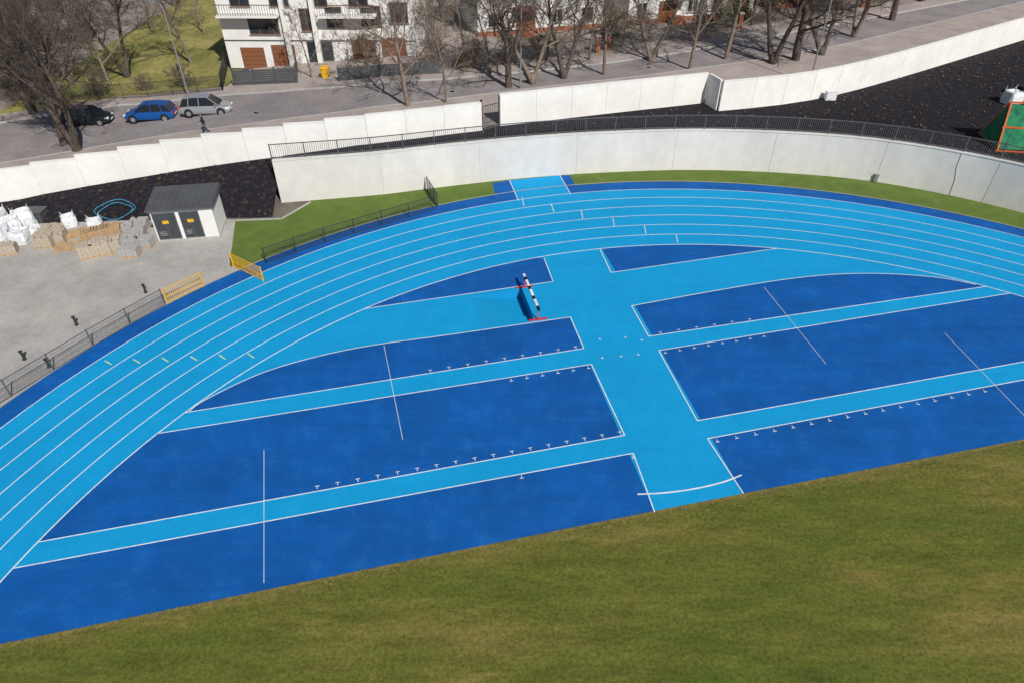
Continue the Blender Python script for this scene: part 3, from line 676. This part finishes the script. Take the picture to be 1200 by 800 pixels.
# ------------------------------------------------------------------ person walking
def person(p,ang):
    e=empty("walking_person",p,ang)
    J={'pel':(0,0,.95),'che':(0,.02,1.32),'nek':(0,.0,1.5),'hd':(0,.01,1.56),'sl':(-.2,0,1.43),'sr':(.2,0,1.43),'el':(-.27,-.12,1.15),'er':(.27,.1,1.15),'wl':(-.27,.02,.92),'wr':(.27,.28,.95),
       'hl':(-.1,0,.9),'hr':(.1,0,.9),'kl':(-.1,.18,.5),'kr':(.1,-.04,.5),'al':(-.1,.2,.08),'ar':(.1,-.32,.14),'tl':(-.1,.36,.04),'tr':(.1,-.18,.05)}
    names=list(J); E=[('pel','che'),('che','nek'),('nek','hd'),('che','sl'),('che','sr'),('sl','el'),('sr','er'),('el','wl'),('er','wr'),('pel','hl'),('pel','hr'),('hl','kl'),('hr','kr'),('kl','al'),('kr','ar'),('al','tl'),('ar','tr')]
    R={'pel':.14,'che':.15,'nek':.06,'hd':.055,'sl':.075,'sr':.075,'el':.05,'er':.05,'wl':.035,'wr':.035,'hl':.1,'hr':.1,'kl':.065,'kr':.065,'al':.045,'ar':.045,'tl':.04,'tr':.04}
    me=bpy.data.meshes.new("body"); me.from_pydata([J[k] for k in names],[(names.index(a),names.index(b)) for a,b in E],[]); me.materials.append(M['cloth'])
    o=link(bpy.data.objects.new("body",me),e); o.modifiers.new("s",'SKIN')
    for i,k in enumerate(names): me.skin_vertices[0].data[i].radius=(R[k],R[k]*.85)
    me.skin_vertices[0].data[0].use_root=True
    o.modifiers.new("u",'SUBSURF').levels=1
    mb=MB(); rings=[]
    for i in range(9):
        t=math.pi*i/8; z=1.655-.125*math.cos(t); r=max(.095*math.sin(t),.004)*(1 if t<1.8 else 1.05)
        rings.append([(r*.85*math.cos(a*.6283),r*math.sin(a*.6283)+.01,z) for a in range(10)])
    mb.loft(rings,0,mf=lambda i,k:(1 if (i>=5 or (k>=5 and i>=3)) else 0)); mb.box((0,.11,1.64),(.012,0,0),(0,.02,0),(0,0,.025),0)
    for s in (-1,1):
        mb.box((s*.03,.098,1.67),(.012,0,0),(0,.006,0),(0,0,.006),1); mb.box((s*.088,.01,1.65),(.01,0,0),(0,.02,0),(0,0,.03),0)
    mb.box((0,.1,1.59),(.025,0,0),(0,.006,0),(0,0,.005),2); mb.obj("head",[M['skin'],M['black'],M['red']],e,smooth=True)
    mb=MB()
    for s,w in ((-1,J['wl']),(1,J['wr'])):
        w=Vector(w); mb.loft([[w+Vector((a*.018,b*.032,0)) for a,b in ((-1,-1),(1,-1),(1,1),(-1,1))],[w+Vector((a*.014,b*.042,-.09)) for a,b in ((-1,-1),(1,-1),(1,1),(-1,1))]])
        for f in range(4):
            y=-.033+f*.022; l=(.06,.075,.08,.07)[f]; mb.tube([w+Vector((0,y,-.088)),w+Vector((-s*.01,y,-.088-l*.5)),w+Vector((-s*.03,y,-.088-l))],[.01,.009,.007],6)
        mb.tube([w+Vector((0,.03,-.03)),w+Vector((-s*.01,.055,-.06)),w+Vector((-s*.02,.06,-.09))],[.012,.01,.008],6)
    mb.obj("hands",[M['skin']],e)
pp=PT(242,158); pp.z+=.0; person(pp,2.0)
# ------------------------------------------------------------------ kiosk
a=P(187,284);b=P(258,278.5); ux=(b-a).normalized(); nn=Vector((ux.y,-ux.x,0)); w=(b-a).length
e=empty("transformer_kiosk")
mb=MB(); local_box(mb,a,ux,nn,0,w,-2.7,0,.12,2.35); mb.obj("walls",[M['render']],e)
mb=MB(); local_box(mb,a,ux,nn,-.03,w+.03,-2.73,.03,0,.118); mb.obj("plinth",[M['kerb']],e)
mb=MB(); R=[]
for t in (-.18,w+.18):
    R.append([a+ux*t+nn*.22+Vector((0,0,2.353)),a+ux*t+nn*.22+Vector((0,0,2.47)),a+ux*t-nn*2.9+Vector((0,0,2.75)),a+ux*t-nn*2.9+Vector((0,0,2.353))])
mb.loft(R)
for k in range(11):
    t=-.1+(w+.2)*k/10; p=a+ux*t+nn*.2+Vector((0,0,2.485)); q=a+ux*t-nn*2.85+Vector((0,0,2.76)); mb.beam(p,q,.03,.03)
mb.obj("roof",[M['roofdark']],e)
mb=MB()
for x0,x1 in ((.12,1.55),(1.85,3.05)):
    m_=(x0+x1)/2
    local_box(mb,a,ux,nn,x0,m_-.01,-.05,.03,.2,2.12,0);local_box(mb,a,ux,nn,m_+.01,x1,-.05,.03,.2,2.12,0)
    local_box(mb,a,ux,nn,x0-.05,x1+.05,-.05,.012,.14,2.18,1)
    c=(x0+x1)/2
    local_box(mb,a,ux,nn,c-.2,c+.2,.03,.04,1.35,1.58,2)
    for zz in (.5,.62,.74): local_box(mb,a,ux,nn,x0+.12,m_-.12,.03,.05,zz,zz+.05,1)
mb.obj("doors",[M['door'],M['galv'],M['yellow']],e)
# ------------------------------------------------------------------ yard stores
def bigbag(p,s):
    e=empty("big_bag",p,random.random()*.8); secs=[]
    sag=random.uniform(.85,1.1)
    for i,(z,r) in enumerate(((0,.44),(.06,.50),(.35,.54),(.7,.52),(.88,.47),(.92,.38),(.86,.2),(.84,.03))):
        ex=.38
        secs.append([(s*r*(abs(math.cos(t))**ex)*math.copysign(1,math.cos(t))*random.uniform(.94,1.06),s*r*(abs(math.sin(t))**ex)*math.copysign(1,math.sin(t))*random.uniform(.94,1.06),z*s*sag*random.uniform(.95,1.05)) for t in [j*math.pi/10+.01 for j in range(20)]])
    mb=MB(); mb.loft(secs); mb.obj("sack",[M['bag']],e,smooth=False)
    mb=MB()
    for x,y in ((1,1),(-1,1),(1,-1),(-1,-1)): mb.tube([(x*.4*s,y*.4*s,.8*s),(x*.45*s,y*.35*s,1.2*s),(x*.3*s,y*.42*s,.85*s)],.025,5)
    mb.obj("lifting_loops",[M['bag']],e)
for q in ((2,284,1.35),(16,274,1.35),(32,266,1.25),(-12,270,1.2),(27,284,1.15),(84,265,.9),(114,269,.9),(0,264,1.2),(41,277,.9)): bigbag(P(q[0],q[1]),q[2])
def pallet(p,ang,layers,m,name="paver_pallet",full=.75):
    e=empty(name,p,ang); mb=MB()
    for y in (-.38,0,.38): mb.abox(-.6,.6,y-.05,y+.05,0,.10)
    for k in range(7): x=-.54+k*.18; mb.abox(x-.06,x+.06,-.42,.42,.103,.125)
    mb.obj("pallet",[M['wood']],e)
    mb=MB()
    for l in range(layers):
        for i in range(5):
            for j in range(4):
                if l==layers-1 and random.random()>full: continue
                x=-.46+i*.23;y=-.33+j*.22; mb.abox(x-.11,x+.11,y-.105,y+.105,.13+l*.13,.13+l*.13+.12)
    if layers: mb.obj("stack",[m],e)
for q in ((55,288,.1,6,0),(68,283,.2,5,0),(52,275,0,4,0),(106,300,.5,6,0),(121,297,.4,7,0),(134,293,.3,6,0),(162,279,.2,5,1),(154,299,.1,4,1),(10,296,.4,4,0),(170,288,0,4,1),(155,289,.1,5,1),(66,272,.1,3,0),(148,274,.3,5,1),(165,267,.1,4,1)): pallet(P(q[0],q[1]),q[2],q[3],M['grey' if q[4] else 'stone'])
for k,q in enumerate(((110,285,.5),(122,282,.45),(134,279,.4))):
    for l in range(7):
        p=P(q[0],q[1]); p.z=l*.145; pallet(p,q[2]+random.uniform(-.06,.06),0,M['wood'],"wooden_pallet")
for k,q in enumerate(((88,276,.5),(88,290,.3))):
    e=empty("plank_stack",P(q[0],q[1]),q[2]); mb=MB()
    for i in range(3):
        for j in range(6): mb.abox(-1.1+random.uniform(-.1,.1),1.1+random.uniform(-.1,.1),-.5+j*.17,-.35+j*.17,.02+i*.08,.08+i*.08)
    mb.obj("planks",[M['wood']],e)
mb=MB(); pts=[]
c=P(138,252,.6)
for k in range(60):
    t=k/59*2*math.pi*1.6; r=1.0+.1*math.sin(k*.7)+k*.006; pts.append(c+Vector((r*math.cos(t),r*.8*math.sin(t),.25+.004*k+.22*math.sin(t))))
mb.tube(pts,.022,6); mb.obj("coiled_hose",[M['hose']])
e=empty("dark_container",P(45,258)); mb=MB(); mb.loft([[(-.6,-.45,0),(.6,-.45,0),(.6,.45,0),(-.6,.45,0)],[(-.66,-.5,.75),(.66,-.5,.75),(.66,.5,.75),(-.66,.5,.75)]]); mb.abox(-.7,.7,-.54,.54,.753,.82); mb.obj("body",[M['roofdark']],e)
for q in ((171,343),(90,381),(29,421),(58,430)):
    e=empty("bollard",P(*q)); mb=MB(); mb.tube([(0,0,0),(0,0,.05),(0,0,.06),(0,0,.5),(0,0,.52),(0,0,.6),(0,0,.63)],[.11,.11,.06,.06,.1,.1,.03],12); mb.obj("post",[M['steel']],e)
# ------------------------------------------------------------------ track fences
def zp(l): return [P(*q) for q in l]
railing("mesh_fence",cr(zp([(-160,580),(-60,512),(8,468),(75,427),(135,391),(194,358)]),4),1.15,.08,M['rail'],rails=(.06,.98),wire=.009,post=2.2,extra=(.3,.55,.8))
railing("mesh_fence",cr(zp([(312,309),(380,285),(440,267),(510,246)]),4),1.15,.07,M['steel'],rails=(.06,.98),wire=.01,post=2.0,extra=(.3,.55,.8))
railing("mesh_gate",zp([(501,224),(513,243)]),1.2,.09,M['steel'],rails=(.06,.98),wire=.01,post=1.0,extra=(.3,.5,.7))
railing("yellow_barrier",zp([(197,356),(239,336)]),1.05,.12,M['yellow'],rails=(.08,.45,.97),wire=.02,post=2.3,pw=.07)
railing("yellow_barrier",zp([(274,313),(309,330)]),1.05,.12,M['yellow'],rails=(.08,.45,.97),wire=.02,post=2.3,pw=.07)
# ------------------------------------------------------------------ steeplechase hurdle
a=P(614,336,0);b=P(631,376.5,0); e=empty("steeplechase_barrier"); d=(b-a).normalized(); nn=Vector((-d.y,d.x,0)); up=Vector((0,0,1)); z0=up*.03
mb=MB()
n_=11; A_=a-d*.1;B_=b+d*.05
for i in range(n_):
    mb.beam(A_.lerp(B_,i/n_)+up*.84,A_.lerp(B_,(i+1)/n_)+up*.84,.15,.127,(1 if i%3==1 else 0))
mb.obj("striped_beam",[M['white'],M['black']],e)
mb=MB()
for p in (a+d*.12,b-d*.12):
    mb.beam(p+z0,p+up*.77,.07,.07,0); mb.beam(p-nn*.55+up*.06,p+nn*.55+up*.06,.10,.07,0)
mb.obj("red_feet",[M['red']],e)
# ------------------------------------------------------------------ netting frame, tank etc
p=PT(1168,178); e=empty("netting_shelter",p,-.15,1.35); mb=MB()
for x in (0,2.2,4.4):
    mb.beam((x,0,0),(x+.3,1.3,2.3),.09,.09); mb.beam((x,2.6,0),(x+.3,1.3,2.3),.09,.09); mb.beam((x,0,.05),(x,2.6,.05),.08,.08)
for y,z,o_ in ((0,.05,0),(2.6,.05,0),(1.3,2.3,.3),(.65,1.15,.15)): mb.beam((-.1+o_,y,z),(4.5+o_,y,z),.08,.08)
mb.obj("frame",[M['orange']],e)
mb=MB(); mb.ribbon([(x*.44,.10,.12) for x in range(11)],[(x*.44+.28,1.24+.05*math.sin(x*2),2.2) for x in range(11)]); mb.ribbon([(x*.44,2.5,.12) for x in range(11)],[(x*.44+.28,1.36,2.2) for x in range(11)])
mb.v+=[Vector((-.04,.1,.1)),Vector((-.04,2.5,.1)),Vector((.22,1.3,2.15))]; k=len(mb.v); mb.f.append([k-3,k-2,k-1]); mb.m.append(0)
mb.obj("netting",[M['net']],e)
bigbag(PT(1183,122),1.25)
e=empty("dark_bucket",PT(1194,112)); mb=MB(); mb.tube([(0,0,0),(0,0,.8),(0,0,.82),(0,0,.9)],[.45,.55,.6,.6],14); mb.obj("body",[M['black']],e)
p=PT(972,118); e=empty("utility_box",p,.1); mb=MB(); mb.abox(-.45,.45,-.2,.2,.05,.75); mb.abox(-.5,.5,-.24,.24,.753,.82); mb.abox(-.4,.4,-.21,-.205,.12,.7); mb.obj("cabinet",[M['bag']],e)
i=min(range(n),key=lambda i:(RW[i]-P(1023,214)).length); p=RW[i]-nor[i]*.1
e=empty("wall_socket_box",p); mb=MB(); d=Vector((nor[i].y,-nor[i].x,0)); mb.box(Vector((0,0,.35)),d*.14,nor[i]*.09,Vector((0,0,.3))); mb.box(Vector((0,0,.67)),d*.17,nor[i]*.11,Vector((0,0,.02))); mb.obj("box",[M['galv']],e)
# ------------------------------------------------------------------ light, sky, camera
hx,hy=-.50,.87; el=math.radians(42)
dv=Vector((hx*math.cos(el),hy*math.cos(el),-math.sin(el)))
sun=bpy.data.lights.new("sun",'SUN'); sun.energy=4.6; sun.angle=math.radians(.5); sun.color=(1,.965,.91)
so=link(bpy.data.objects.new("sun",sun)); so.rotation_euler=dv.to_track_quat('-Z','Y').to_euler(); so.location=(30,-40,60)
w=bpy.data.worlds.new("World"); bpy.context.scene.world=w; w.use_nodes=True
t=w.node_tree; sk=t.nodes.new("ShaderNodeTexSky"); sk.sky_type='NISHITA'; sk.sun_disc=False; sk.sun_elevation=el; sk.sun_rotation=math.atan2(-hx,-hy); sk.sun_intensity=1
t.links.new(sk.outputs[0],t.nodes["Background"].inputs[0]); t.nodes["Background"].inputs[1].default_value=.06
cam=bpy.data.cameras.new("camera"); cam.lens=24; cam.sensor_width=36; cam.clip_end=5000
co=link(bpy.data.objects.new("camera",cam)); co.location=(0,0,HC); co.rotation_euler=(math.pi/2-TH,0,0)
sc=bpy.context.scene; sc.camera=co; sc.view_settings.view_transform='Standard'; sc.view_settings.look='None'; sc.view_settings.exposure=0
